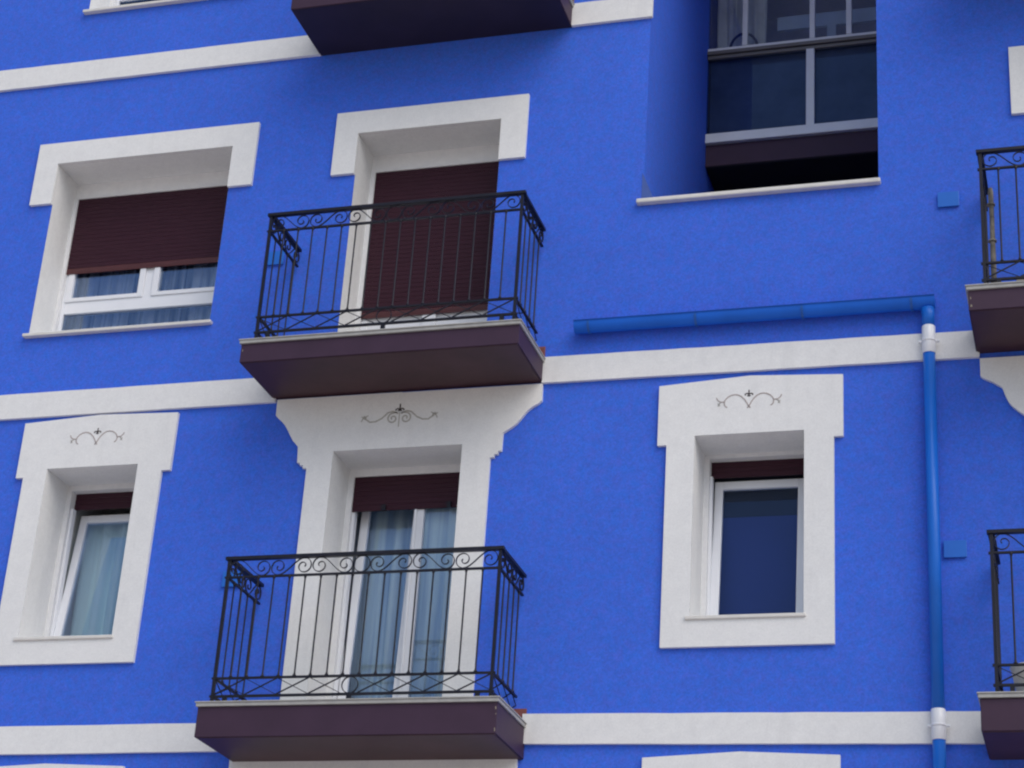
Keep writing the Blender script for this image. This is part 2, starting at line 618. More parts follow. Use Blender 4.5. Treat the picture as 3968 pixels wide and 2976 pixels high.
def curtain(x0, x1, z0, z1, y, folds, mat, label, cat='curtain', amp=0.035):
    mb = MB()
    n = int(folds * 14)
    cols = []
    ph = random.uniform(0, 6)
    for k in range(n + 1):
        t = k / n
        x = x0 + (x1 - x0) * t
        a = t * folds * 2 * math.pi + ph + 0.9 * math.sin(t * 7 + ph)
        yy = y + amp * math.sin(a) + 0.3 * amp * math.sin(2.3 * a + 1)
        cols.append((x, yy))
    rows = 6
    base = len(mb.v)
    for r in range(rows + 1):
        z = z1 + (z0 - z1) * r / rows
        s = 0.55 + 0.45 * r / rows
        for x, yy in cols:
            mb.v.append((x + 0.004 * math.sin(r * 1.3 + x * 20), y + (yy - y) * s, z))
    for r in range(rows):
        for k in range(n):
            a = base + r * (n + 1) + k
            mb.f.append((a, a + 1, a + n + 2, a + n + 1))
            mb.m.append(0)
            mb.sm.append(True)
    o = mb.build('curtain', mat, None, fix=False)
    tag(o, label, cat)
    return o


def scroll_ornament(cx, cz, parent, style):
    """thin stencilled scrollwork on the head of a surround"""
    mb = MB()
    y0, y1 = -0.0345, -0.031
    if style == 'wings':
        for s in (-1, 1):
            mir = lambda pts: [(cx + s * x, cz + z) for x, z in pts]
            mb.ribbon(mir([(-0.012, -0.056), (0.004, -0.036), (0.018, -0.008), (0.036, 0.020), (0.060, 0.044), (0.085, 0.058), (0.110, 0.062), (0.138, 0.057), (0.164, 0.043), (0.184, 0.020), (0.191, -0.002), (0.189, -0.022), (0.180, -0.036), (0.168, -0.043)]), 0.0085, y0, y1, mi=0)
            mb.ribbon(mir([(0.190, 0.004), (0.206, 0.004), (0.226, 0.008), (0.243, 0.022), (0.252, 0.042)]), 0.008, y0, y1, mi=0)
            mb.ribbon(mir([(0.212, 0.004), (0.232, -0.012)]), 0.006, y0, y1, mi=2)
            mb.ribbon(mir([(0.224, -0.028), (0.242, -0.006)]), 0.006, y0, y1, mi=2)
            mb.ribbon(mir([(0.240, -0.030), (0.226, -0.006)]), 0.005, y0, y1, mi=2)
            mb.ribbon(mir([(0.0, 0.058), (0.016, 0.067), (0.030, 0.060), (0.028, 0.050)]), 0.009, y0, y1, mi=1)
        mb.ribbon([(cx, cz + 0.040), (cx, cz + 0.095)], 0.009, y0, y1, mi=1)
        mb.ribbon([(cx - 0.014, cz + 0.046), (cx + 0.014, cz + 0.046)], 0.007, y0, y1, mi=1)
    else:
        for s in (-1, 1):
            mir = lambda pts: [(cx + s * x, cz + z) for x, z in pts]
            sp = []
            for k in range(26):
                a = math.radians(90 - s * 0 - k * 20)
                r = 0.048 * (1 - k / 30.0)
                sp.append((0.055 + r * math.cos(a), 0.0 + r * math.sin(a)))
            mb.ribbon(mir([(0.012, 0.040)] + [(0.03, 0.052)] + sp), 0.012, y0, y1, mi=0)
            mb.ribbon(mir([(0.02, 0.045), (0.06, 0.062), (0.10, 0.052), (0.15, 0.005), (0.20, -0.020), (0.25, -0.022), (0.285, 0.005), (0.29, 0.03)]), 0.012, y0, y1, mi=0)
            mb.ribbon(mir([(0.285, 0.0), (0.325, 0.030)]), 0.008, y0, y1, mi=0)
            mb.ribbon(mir([(0.30, 0.035), (0.325, -0.015)]), 0.008, y0, y1, mi=0)
            mb.ribbon(mir([(0.268, 0.038), (0.300, 0.020)]), 0.007, y0, y1, mi=0)
            mb.ribbon(mir([(0.0, 0.072), (0.018, 0.086), (0.034, 0.078), (0.034, 0.068)]), 0.011, y0, y1, mi=1)
        mb.ribbon([(cx, cz + 0.062), (cx, cz + 0.125)], 0.011, y0, y1, mi=1)
        mb.ribbon([(cx - 0.02, cz + 0.066), (cx + 0.02, cz + 0.066)], 0.008, y0, y1, mi=1)
        mb.ribbon([(cx, cz + 0.05), (cx, cz - 0.075)], 0.008, y0, y1, mi=0)
    mats = ['ornament', 'ornament_dark', 'ornament_pale'] if style == 'wings' else ['ornament_pale', 'ornament_dark', 'ornament']
    return part(mb, 'ornament', mats, parent=parent)


def head_surround(o, xl, xr, zt, zdrop, parent):
    """white head with short drops at both ends, and the white reveal"""
    x0, x1, z0, z1 = o
    mb = MB()
    mb.prism([(xl, zdrop), (x0, zdrop), (x0, z1), (x1, z1), (x1, zdrop), (xr, zdrop), (xr, zt), (xl, zt)], -0.032, 0.0, skip=())
    reveal(mb, o, 0.0, 0.0, 0.0)
    mb.m = [0] * len(mb.m)
    return part(mb, 'surround', 'white', parent=parent)


def big_window(key, name, head, zsh_top, zsh_bot, text):
    """wide window with one shutter, two sashes above a fixed light"""
    o = OPEN[key]
    x0, x1, z0, z1 = o
    fr = MB()
    y0, y1 = YF + 0.035, YF + 0.095
    zr0, zr1 = z0 + 0.395, z0 + 0.51          # heavy transom
    mid = -8.070 + (x0 + 8.945)
    fr.box(x0 + 0.034, x0 + 0.062, y0 - 0.004, y1, z0 + 0.03, zsh_top)
    fr.box(x1 - 0.062, x1 - 0.034, y0 - 0.004, y1, z0 + 0.03, zsh_top)
    fr.box(x0 + 0.062, x1 - 0.062, y0, y1, zr0, zr1)
    fr.box(x0 + 0.062, x1 - 0.062, y0, y1, z0 + 0.02, z0 + 0.09)
    fr.box(x0 + 0.062, x1 - 0.062, y0, y1, zsh_top - 0.05, zsh_top)
    fr.box(mid - 0.045, mid + 0.040, y0 + 0.006, y1, zr1, zsh_top - 0.05)
    w = part(fr, 'window', 'pvc', bevel=0.004)
    lbl(w, text)
    for a, b_ in ((x0 + 0.062, mid - 0.045), (mid + 0.040, x1 - 0.062)):
        sm = MB()
        bar_frame(sm, a, b_, zr1 + 0.001, zsh_top - 0.052, 0.055, y0 - 0.014, y1 - 0.02, wb=0.038)
        part(sm, 'sash', 'pvc', bevel=0.004, parent=w)
        pane(a + 0.05, b_ - 0.05, zr1 + 0.03, zsh_top - 0.09, y0 + 0.02, w)
    pane(x0 + 0.062, x1 - 0.062, z0 + 0.08, zr0 + 0.01, y0 + 0.024, w)
    head_surround(o, *head, w)
    li = MB()
    lintel(li, o, zsh_top, 0.034)
    part(li, 'shutter_box', 'soffit', parent=w)
    interior(o, w)
    if zsh_bot:
        shutter(x0 + 0.034, x1 - 0.034, zsh_bot, zsh_top, w)
    sill(x0 - 0.035, x1 + 0.03, z0 - 0.036, z0 - 0.006, w)
    return w


big_window('W1', 'window', (-9.163, -6.985, 11.050, 10.412), 10.675, 9.905, 'wide window with its dark red shutter lowered over the upper two thirds')
big_window('W0', 'window', (-9.153, -6.975, 14.470, 13.832), 14.095, None, 'wide window at the very top left with its shutter up')
curtain(-8.90, -7.26, 9.12, 10.7, 0.56, 13, 'lace', 'thin bluish lace curtain behind the wide window with the half lowered shutter', amp=0.03)
curtain(-8.60, -7.26, 12.54, 14.1, 0.60, 9, 'greycurt', 'grey curtain behind the window cut off by the top edge', amp=0.03)


def balcony_door_closed(key, head, zsh_top, zsh_bot, text):
    o = OPEN[key]
    x0, x1, z0, z1 = o
    fr = MB()
    y0, y1 = YF + 0.035, YF + 0.095
    bar_frame(fr, x0 + 0.035, x1 - 0.035, z0 + 0.01, zsh_top, 0.06, y0, y1, wb=0.08)
    m = (x0 + x1) / 2
    fr.box(m - 0.06, m + 0.06, y0 - 0.012, y1, z0 + 0.09, zsh_top - 0.06)
    fr.box(x0 + 0.095, m - 0.06, y0 + 0.01, y1 - 0.01, z0 + 0.09, z0 + 0.80)
    fr.box(m + 0.06, x1 - 0.095, y0 + 0.01, y1 - 0.01, z0 + 0.09, z0 + 0.80)
    w = part(fr, 'balcony_door', 'pvc', bevel=0.004)
    lbl(w, text)
    pane(x0 + 0.095, m - 0.06, z0 + 0.80, zsh_top - 0.06, y0 + 0.024, w)
    pane(m + 0.06, x1 - 0.095, z0 + 0.80, zsh_top - 0.06, y0 + 0.024, w)
    head_surround(o, *head, w)
    li = MB()
    lintel(li, o, zsh_top, 0.040)
    part(li, 'shutter_box', 'soffit', parent=w)
    interior(o, w)
    shutter(x0 + 0.040, x1 - 0.040, zsh_bot, zsh_top, w)
    return w


balcony_door_closed('D1', (-6.240, -4.490, 11.052, 10.425), 10.658, 9.225, 'balcony door with its dark red shutter almost fully lowered')
balcony_door_closed('D0', (-6.215, -4.468, 14.470, 13.845), 14.08, 12.6, 'balcony door above the top edge of the picture')
balcony_door_closed('DR', (-0.500, 1.220, 11.015, 10.390), 10.64, 9.6, 'balcony door at the right edge, mostly out of the picture')


def small_window(key, outer, apron, tilt_deg, zsh_top, zsh_bot, text, orn=True, blind=False, dark=False):
    """single-sash window in a full white surround with a peaked head"""
    o = OPEN[key]
    x0, x1, z0, z1 = o
    hx0, hx1, hz0, ztl, ztp, ztr, jx0, jx1, za = outer
    cx = (hx0 + hx1) / 2
    mb = MB()
    left = [(jx0, za), (cx, za), (cx, z0), (x0, z0), (x0, z1), (cx, z1), (cx, ztp), (hx0, ztl), (hx0, hz0), (jx0, hz0)]
    right = [(cx, za), (jx1, za), (jx1, hz0 + 0.002), (hx1, hz0 + 0.002), (hx1, ztr), (cx, ztp), (cx, z1), (x1, z1), (x1, z0), (cx, z0)]
    mb.prism(left, -0.032, 0.0, skip=(1, 5))
    mb.prism(right, -0.032, 0.0, skip=(5, 9))
    reveal(mb, o, -0.0315, -0.0315, -0.0315)
    fr = MB()
    y0, y1 = YF + 0.030, YF + 0.085
    fr.box(x0 + 0.030, x0 + 0.062, y0, y1, z0 + 0.02, zsh_bot)
    fr.box(x1 - 0.062, x1 - 0.030, y0, y1, z0 + 0.02, zsh_bot)
    fr.box(x0 + 0.062, x1 - 0.062, y0, y1, z0 + 0.02, z0 + 0.052)
    w = part(fr, 'window', 'pvc', bevel=0.003)
    lbl(w, text)
    part(mb, 'surround', 'white', parent=w)
    li = MB()
    lintel(li, o, zsh_top, 0.042)
    part(li, 'shutter_box', 'soffit', parent=w)
    interior(o, w, 0.6 if key == 'W2' else 1.6, 'room_pale' if key == 'W2' else 'room')
    sz1 = zsh_bot + 0.0
    sm = MB()
    a, b_ = x0 + 0.060, x1 - 0.060
    bar_frame(sm, a, b_, z0 + 0.055, sz1, 0.066, y0 + 0.004, y0 + 0.055)
    s = part(sm, 'sash', 'pvc', bevel=0.004, parent=w)
    p = pane(a + 0.06, b_ - 0.06, z0 + 0.11, sz1 - 0.06, y0 + 0.03, w, 'pane_soft' if dark else 'pane')
    if tilt_deg:
        for q in (s, p):
            tilt(q, math.radians(tilt_deg), z0 + 0.055, y0 + 0.004)
    shutter(x0 + 0.043, x1 - 0.043, zsh_bot + 0.014, zsh_top, w, y=YF + 0.075, bar=False)
    sill(x0 - 0.035, x1 + 0.018, z0 - 0.031, z0 - 0.003, w, out=0.05)
    if orn:
        scroll_ornament(orn[0], orn[1], w, 'wings')
    return w


small_window('W2', (-8.798, -7.368, 7.722, 8.226, 8.266, 8.243, -8.728, -7.447, 6.080), None, 7.0, 7.745, 7.595,
             'narrow window tilted open with teal curtains inside and scrollwork on its head', orn=(-8.092, 8.047))
small_window('W3', (-3.255, -1.832, 7.705, 8.209, 8.253, 8.217, -3.183, -1.902, 6.088), None, 5.0, 7.740, 7.605,
             'narrow window tilted open with dark glass and scrollwork on its head', orn=(-2.549, 8.036), dark=True)
small_window('W4', (-3.283, -1.866, 4.72, 5.268, 5.306, 5.275, -3.205, -1.94, 3.10), None, 0.0, 4.75, 4.60,
             'narrow window below the lower band on the right, only its peaked head showing', orn=(-2.58, 5.07))
small_window('W5', (-8.760, -7.395, 4.72, 5.232, 5.266, 5.240, -8.68, -7.47, 3.10), None, 0.0, 4.75, 4.60,
             'narrow window below the lower band on the left, only its peaked head showing', orn=(-8.08, 5.07))
curtain(-8.46, -7.72, 6.33, 7.62, 0.68, 4.2, 'curtain', 'pale teal curtain hanging in long folds behind the tilted window at the left edge', amp=0.04)
mb = MB().box(-2.905, -2.180, 0.600, 0.606, 6.36, 7.335, 0)
mb.box(-2.905, -2.180, 0.598, 0.606, 7.336, 7.72, 1)  # near-black strip: shade below shutter and soffit, painted onto the blind
mb.box(-2.910, -2.175, 0.592, 0.612, 6.335, 6.36, 0)
tag(mb.build('roller_blind', ['navy', 'navy_shade']), 'navy roller blind with shade painted black across its top behind the tilted dark-glass window', 'blind')


def corbel_door(key, leftp, rightp, zb, zsh_top, zsh_bot, text, tilted=True, orn=None):
    """double balcony door in a full surround that flares into the slab above"""
    o = OPEN[key]
    x0, x1, z0, z1 = o
    cx = (x0 + x1) / 2
    jl, jr = leftp[-1][0], rightp[-1][0]
    mb = MB()
    lo = [(jl, zb), (x0, zb), (x0, z1), (cx, z1), (cx, leftp[0][1])] + leftp
    ro = [(jr, zb)] + rightp[::-1] + [(cx, rightp[0][1]), (cx, z1), (x1, z1), (x1, zb)]
    mb.prism(lo, -0.032, 0.0, skip=(3,))
    mb.prism(ro, -0.032, 0.0, skip=(1 + len(rightp),))
    reveal(mb, o, -0.0315, -0.0315, -0.0315)
    fr = MB()
    y0, y1 = YF + 0.030, YF + 0.090
    bar_frame(fr, x0 + 0.036, x1 - 0.036, z0 + 0.015, zsh_top, 0.034, y0, y1)
    w = part(fr, 'balcony_door', 'pvc', bevel=0.003)
    lbl(w, text)
    part(mb, 'surround', 'white', parent=w)
    li = MB()
    lintel(li, o, zsh_top, 0.048)
    part(li, 'shutter_box', 'soffit', parent=w)
    interior(o, w, 0.6, 'room_pale')
    m = -5.335 + (x0 + 5.933)
    top = zsh_top - 0.04
    for k, (a, b_) in enumerate(((x0 + 0.075, m), (m + 0.002, x1 - 0.075))):
        sm = MB()
        bar_frame(sm, a, b_, z0 + 0.055, top, 0.068, y0 + 0.003, y0 + 0.055, wb=0.08)
        if k == 1:
            sm.box(a - 0.012, a + 0.01, y0 - 0.012, y0 + 0.003, z0 + 0.055, top)
        s = part(sm, 'door_leaf', 'pvc', bevel=0.004, parent=w)
        p = pane(a + 0.062, b_ - 0.062, z0 + 0.13, top - 0.062, y0 + 0.03, w)
        if tilted and k == 0:
            for q in (s, p):
                tilt(q, math.radians(4.0), z0 + 0.055, y0 + 0.003)
    shutter(x0 + 0.049, x1 - 0.049, zsh_bot, zsh_top, w, knobs=True, bar=False)
    if orn:
        scroll_ornament(orn[0], orn[1], w, 'spirals')
    return w


LP = [(-6.479, 8.300), (-6.476, 8.158), (-6.452, 8.132), (-6.420, 8.105), (-6.385, 8.066), (-6.352, 8.015), (-6.330, 7.975), (-6.296, 7.920), (-6.268, 7.890), (-6.247, 7.866),
      (-6.237, 7.724), (-6.212, 7.724), (-6.212, 7.700), (-6.184, 7.700), (-6.184, 7.672), (-6.150, 7.672), (-6.150, 7.648)]
RP = [(-4.207, 8.296), (-4.205, 8.150), (-4.232, 8.125), (-4.275, 8.103), (-4.316, 8.070), (-4.345, 8.035), (-4.370, 8.000), (-4.400, 7.965), (-4.435, 7.936), (-4.475, 7.910), (-4.508, 7.888),
      (-4.511, 7.734), (-4.537, 7.734), (-4.537, 7.708), (-4.567, 7.708), (-4.567, 7.682), (-4.600, 7.682), (-4.600, 7.668)]
corbel_door('D2', LP, RP, 5.53, 7.742, 7.452, 'double balcony door with one leaf tilted open, light curtains and a raised dark shutter', orn=(-5.392, 8.068))
L4 = [(-0.813, 8.276), (-0.813, 8.132), (-0.790, 8.112), (-0.729, 8.080), (-0.659, 8.030), (-0.635, 7.952), (-0.615, 7.905), (-0.593, 7.874), (-0.55, 7.83), (-0.500, 7.79), (-0.495, 7.66)]
R4 = [(1.393, 8.276), (1.393, 8.132), (1.370, 8.112), (1.309, 8.080), (1.239, 8.030), (1.215, 7.952), (1.195, 7.905), (1.173, 7.874), (1.13, 7.83), (1.080, 7.79), (1.075, 7.66)]
corbel_door('D4', L4, R4, 5.49, 7.74, 7.2, 'balcony door at the lower right edge, mostly out of the picture', tilted=False, orn=(0.29, 8.06))
corbel_door('D3', [(x - 0.03, z - 3.016) for x, z in LP], [(x - 0.015, z - 3.016) for x, z in RP], 2.5, 4.73, 4.43,
            'balcony door below the bottom edge, only the top of its surround showing', tilted=False, orn=(-5.39, 5.05))
curtain(-5.88, -5.42, 5.55, 7.70, 0.67, 2.6, 'curtain2', 'pale teal curtain behind the tilted leaf of the lower balcony door', amp=0.05)
curtain(-5.36, -4.88, 5.55, 7.70, 0.51, 2.6, 'curtain2', 'pale blue curtain behind the closed leaf of the lower balcony door', amp=0.04)


# ------------------------------------------------------------------ balconies
PITCH = 0.1271
HB0, HB1 = 0.142, 0.925      # baluster bottom and top above the lowest rail
DEPTH = 0.65                 # wall to railing line


def s_curve(L, r, flip):
    """one wrought S: two opposed spirals joined by a diagonal, centred on 0; flip mirrors it top to bottom"""
    c = L / 2 - r
    pts = []
    n = 34
    for k in range(n + 1):
        t = k / n
        a = math.radians(-200 + 470 * t)
        rad = 0.010 + (r - 0.010) * (t ** 0.75)
        ox = -c + 0.10 * r * (1 - t)
        pts.append((ox + rad * math.cos(a), rad * math.sin(a)))
    # ends at the bottom of the left lobe; straight-ish diagonal to the top of the right lobe
    mid = []
    for k in range(1, 9):
        t = k / 9.0
        x = -c + 2 * c * t
        z = -r * math.cos(math.pi * t)
        # ease so that the middle runs steeper
        mid.append((x, z))
    right = [(-x, -z) for x, z in pts[::-1]]
    out = pts + mid + right
    if flip:
        out = [(x, -z) for x, z in out]
    return out


def baluster_mesh():
    mb = MB()
    h = HB1 - HB0
    prof = [(0.0, 0.017), (0.012, 0.010), (0.028, 0.0068), (h - 0.028, 0.0068), (h - 0.012, 0.010), (h, 0.017)]
    mb.tube([(0, 0, z) for z, _ in prof], [r for _, r in prof], seg=8)
    o = mb.build('baluster', 'iron')
    me = o.data
    bpy.data.objects.remove(o)
    return me


BAL = baluster_mesh()


def lattice(mb, a0, a1, cells, plane, pos):
    """crossed flat bars between the two lower rails; plane 'y' runs along x, plane 'x' runs along y"""
    w = (a1 - a0) / cells
    for k in range(int(math.ceil(cells))):
        p, q = a0 + k * w, min(a0 + (k + 1) * w, a1)
        f = (q - p) / w
        mb.ribbon([(p, 0.008), (p + w * f, 0.008 + 0.124 * f)], 0.009, pos - 0.010, pos - 0.002, axis=plane)
        mb.ribbon([(p, 0.132), (p + w * f, 0.132 - 0.124 * f)], 0.005, pos + 0.001, pos + 0.007, axis=plane)


def balcony(x0, x1, zb, zt, px0, px1, zr, text, chips=(), railing=True, depth=0.72, under_mat='soff'):
    """slab x0..x1, zb..zt; railing posts px0..px1 with its lowest rail at zr"""
    sl = MB()
    ztr = zt - 0.038
    sl.prism([(x0, zb), (x1, zb), (x1, ztr), (x0, ztr)], -depth, 0.0)
    sl.face([(x0, -depth, ztr), (x1, -depth, ztr), (x1, 0, ztr), (x0, 0, ztr)])
    for (cx, cz, w, h) in chips:
        pts = []
        for k in range(9):
            a = 2 * math.pi * k / 9
            r = random.uniform(0.35, 1.0)
            pts.append((cx + w * r * math.cos(a), cz + h * r * math.sin(a)))
        sl.prism(pts, -depth - 0.0025, -depth + 0.001, mi=1)
    s = part(sl, 'balcony', ['purple', 'chip'], bevel=0.006)
    lbl(s, text)
    under = MB().box(x0 + 0.012, x1 - 0.012, -depth + 0.012, -0.004, zb - 0.006, zb + 0.0)
    part(under, 'slab_underside', under_mat, parent=s)
    tr = MB()
    tr.box(x0 - 0.012, x1 + 0.012, -depth - 0.018, -0.001, ztr + 0.001, zt - 0.010)
    tr.box(x0 - 0.020, x1 + 0.020, -depth - 0.026, -0.001, zt - 0.010, zt)
    part(tr, 'slab_edge', 'trim', bevel=0.003, parent=s)
    sk = MB().box(x0 + 0.02, x1 + 0.004, -0.016, -0.001, zt + 0.001, zt + 0.115)
    part(sk, 'tile_skirting', 'terra', bevel=0.003, parent=s)
    if not railing:
        return s
    W = px1 - px0
    yf = -DEPTH
    # rails (front and both sides), all square bars
    def rail(name, z, w, h, ext=0.0, dy=0.0):
        mb = MB()
        hw = w / 2
        mb.box(px0 - hw - ext, px1 + hw + ext, yf - hw, yf + hw, z - h / 2, z + h / 2)
        mb.box(px0 - hw, px0 + hw, yf + hw, -0.03, z - h / 2, z + h / 2)
        mb.box(px1 - hw, px1 + hw, yf + hw, -0.03, z - h / 2, z + h / 2)
        return part(mb, name, 'iron', bevel=0.002, parent=s)
    rail('handrail', zr + 1.083, 0.046, 0.026, ext=0.006)
    rail('upper_rail', zr + 0.932, 0.022, 0.016, ext=0.012)
    rail('middle_rail', zr + 0.138, 0.022, 0.016, ext=0.012)
    rail('lower_rail', zr, 0.022, 0.018, ext=0.012)
    # corner posts
    for x in (px0, px1):
        mb = MB().box(x - 0.0115, x + 0.0115, yf - 0.0115, yf + 0.0115, zr - 0.085 if zr - 0.085 > zt else zt, zr + 1.07)
        part(mb, 'corner_post', 'iron', parent=s)
    for x in (px0 + 0.10, (px0 + px1) / 2, px1 - 0.10):
        mb = MB().box(x - 0.016, x + 0.016, yf - 0.012, yf + 0.012, zt, zr - 0.008)
        part(mb, 'railing_foot', 'iron', parent=s)
    for x in (px0, px1):
        for y in (-0.50, -0.10):
            mb = MB().box(x - 0.010, x + 0.010, y - 0.014, y + 0.014, zt, zr - 0.008)
            part(mb, 'railing_foot', 'iron', parent=s)
    # balusters: 16 along the front, 4 down each side
    n = int(round(W / PITCH))
    spots = [(px0 + W * k / n, yf) for k in range(1, n)]
    for x in (px0, px1):
        spots += [(x, yf + DEPTH * k / 5.0) for k in range(1, 5)]
    w0 = Vector(s['_w'])
    for x, y in spots:
        b = bpy.data.objects.new('baluster', BAL)
        COL.objects.link(b)
        b.parent = s
        b.location = Vector((x, y, zr + HB0 + 0.004)) - w0
    # scroll frieze between handrail and upper rail
    r = 0.0655
    zc = zr + 1.005
    mb = MB()
    cx = (px0 + px1) / 2
    half = (W / 2 - r - 0.011)
    L = half / 3.0
    for side in (-1, 1):
        for k in range(3):
            c = cx + side * (r + L * (k + 0.5))
            # left half reads \ / \ , right half / \ /
            idx = (2 - k) if side < 0 else k
            flip = (idx % 2 == 0) if side < 0 else (idx % 2 == 1)
            pts = [(c + x, zc + z) for x, z in s_curve(L + 0.004, r, flip)]
            mb.ribbon(pts, 0.0062, yf - 0.006, yf + 0.006)
    mb.ribbon(arc(cx, zc, r - 0.001, 0, 360, 28), 0.0062, yf - 0.006, yf + 0.006)
    for x in (px0, px1):
        for c, fl in ((-0.49, True), (-0.175, False)):
            pts = [(c + a, zc + z) for a, z in s_curve(0.315, r, fl)]
            mb.ribbon(pts, 0.0062, x - 0.006, x + 0.006, axis='x')
    part(mb, 'scroll_frieze', 'iron', parent=s)
    # crossed bars between the two lower rails, with a ring in the middle
    mb = MB()
    lw = (W / 2 - 0.066) / 4
    mb2 = MB()
    lattice(mb2, px0, cx - 0.066, 4, 'y', yf)
    lattice(mb2, cx + 0.066, px1, 4, 'y', yf)
    mb2.ribbon(arc(cx, 0.069, 0.062, 0, 360, 26), 0.0065, yf - 0.006, yf + 0.006)
    for x in (px0, px1):
        lattice(mb2, yf, -0.03, 2.5, 'x', x)
    mb2.v = [(a, b, c + zr) for a, b, c in mb2.v]
    part(mb2, 'crossed_bars', 'iron', parent=s)
    return s


balcony(-6.530, -4.212, 8.322, 8.518, -6.445, -4.283, 8.612,
        'purple balcony under the door with the lowered shutter', chips=((-6.515, 8.425, 0.006, 0.016),))
balcony(-6.492, -4.180, 5.272, 5.535, -6.420, -4.258, 5.596,
        'lowest purple balcony in front of the curtained double door', chips=((-4.192, 5.455, 0.006, 0.018), (-4.188, 5.41, 0.004, 0.010), (-4.190, 5.30, 0.005, 0.022)))
balcony(-6.490, -4.150, 11.712, 11.93, -6.42, -4.24, 12.02, 'purple balcony cut off by the top edge, seen from underneath', under_mat='soff_dark')
balcony(-0.838, 1.50, 8.335, 8.530, -0.720, 1.442, 8.604,
        'purple balcony at the upper right edge', chips=((-0.822, 8.43, 0.007, 0.014), (-0.818, 8.37, 0.010, 0.016)))
balcony(-0.852, 1.48, 5.242, 5.500, -0.745, 1.417, 5.570,
        'purple balcony at the lower right edge')
balcony(-0.86, 1.48, 11.712, 11.93, -0.745, 1.417, 12.02, 'purple balcony above the top right corner')

# ------------------------------------------------------------------ glazed gallery set back in the recess
GY = 2.40
fr = MB()
fr.box(gx0 + 0.002, gx1 - 0.002, GY - 0.03, GY + 0.03, 12.945, 12.985)
for a, b_ in ((-3.112, -3.060), (-2.452, -2.400), (-2.098, -2.044)):
    fr.box(a, b_, GY - 0.035, GY + 0.02, 12.985, 14.2)
fr.box(gx0 + 0.002, gx1 - 0.002, GY - 0.03, GY + 0.03, 14.2, 14.26)
fr.box(-2.484, -2.404, GY - 0.040, GY + 0.02, 11.99, 12.86)
g = part(fr, 'glazed_gallery', 'alu', bevel=0.004)
lbl(g, 'glazed balcony set back in the deep blue recess')
mb = MB().box(gx0 + 0.002, gx1 - 0.002, GY - 0.05, GY + 0.03, 12.905, 12.944)
mb.box(gx0 + 0.002, gx1 - 0.002, GY - 0.03, GY + 0.03, 12.862, 12.900)
part(mb, 'rail', 'alud', bevel=0.005, parent=g)
mb = MB().box(gx0 + 0.002, gx1 - 0.002, GY - 0.045, GY + 0.05, 11.895, 11.998)
part(mb, 'bottom_rail', 'alu', bevel=0.006, parent=g)
mb = MB().box(gx0 + 0.002, gx1 - 0.002, GY, GD - 0.01, 11.660, 11.892)
mb2 = MB()
part(mb, 'slab', 'purple', parent=g)
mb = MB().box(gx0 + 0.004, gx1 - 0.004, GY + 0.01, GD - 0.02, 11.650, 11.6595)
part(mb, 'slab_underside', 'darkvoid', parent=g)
for a, b_ in ((gx0 + 0.003, -2.484), (-2.404, gx1 - 0.003)):
    mb = MB().box(a, b_, GY - 0.004, GY + 0.004, 11.999, 12.861)
    part(mb, 'pane', 'pane_dark', parent=g)
for a, b_ in ((gx0 + 0.003, -3.112), (-3.060, -2.452), (-2.400, -2.098), (-2.044, gx1 - 0.003)):
    mb = MB().box(a, b_, GY - 0.004, GY + 0.004, 12.986, 14.199)
    part(mb, 'pane', 'pane', parent=g)
mb = MB().box(gx0 + 0.02, gx1 - 0.02, 3.9, 3.95, 11.90, 14.35)
part(mb, 'back_wall', 'dusky', parent=g)
mb = MB().box(-2.86, gx1 - 0.03, 2.92, 2.96, 13.50, 13.66)  # bars added to stand for pale reflections in the upper panes
mb.box(-2.36, -2.27, 2.92, 2.96, 12.4, 13.50)
part(mb, 'reflection_bars', 'dusk', parent=g)
mb = MB().box(gx0 + 0.02, gx1 - 0.02, 2.455, 2.475, 11.90, 12.90)
part(mb, 'inner_panel', 'dusky', parent=g)
for xa in (gx0 + 0.004, gx1 - 0.014):
    mb = MB().box(xa, xa + 0.010, GY + 0.04, 3.9, 11.90, 14.35)
    part(mb, 'inner_side_wall', 'room', parent=g)
mb = MB().box(gx0 - 0.048, gx1 + 0.018, -0.055, 0.25, 9.868, 9.908)
part(mb, 'sill', 'sill', bevel=0.010)
curtain(-3.43, -2.93, 12.9, 14.2, 2.70, 4, 'greycurt', 'grey curtain bunched at the left end of the glazed gallery', amp=0.03)
# hooped backrest behind the glass
mb = MB()
pts = [(-3.27, 2.55, 12.6), (-3.27, 2.55, 13.05)] + [(-3.13 + 0.14 * math.cos(math.radians(a)), 2.55, 13.05 + 0.20 * math.sin(math.radians(a))) for a in range(180, -1, -15)] + [(-2.99, 2.55, 12.6)]
mb.tube(pts, 0.014, seg=8)
root = empty('garden_chair', (-3.13, 2.75, 11.9))
tag(root, 'dark hoop-backed metal chair seen through the gallery glass at its left end', 'chair')
mb.v = [(x + 3.13, y - 2.75, z - 11.9) for x, y, z in mb.v]
mb.build('backrest', 'iron', root)
mb = MB().box(-0.17, 0.17, -0.2, 0.15, 0.60, 0.63)
mb.build('seat', 'iron', root, bevel=0.01)
for lx in (-0.14, 0.14):
    for ly in (-0.19, 0.12):
        mb = MB().tube([(lx, ly, 0.0), (lx, ly, 0.60)], 0.012, seg=8)
        mb.build('leg', 'iron', root)

# ------------------------------------------------------------------ gutter and downpipe
root = empty('drainpipe', (-1.18, -0.075, 0.0))
tag(root, 'blue gutter run turning down into a long downpipe with white collars', 'drainpipe')


def loc_build(mb, name, mats, base, root, **k):
    mb.v = [(x - base[0], y - base[1], z - base[2]) for x, y, z in mb.v]
    return mb.build(name, mats, root, **k)


B0 = (-1.18, -0.075, 0.0)
mb = MB()
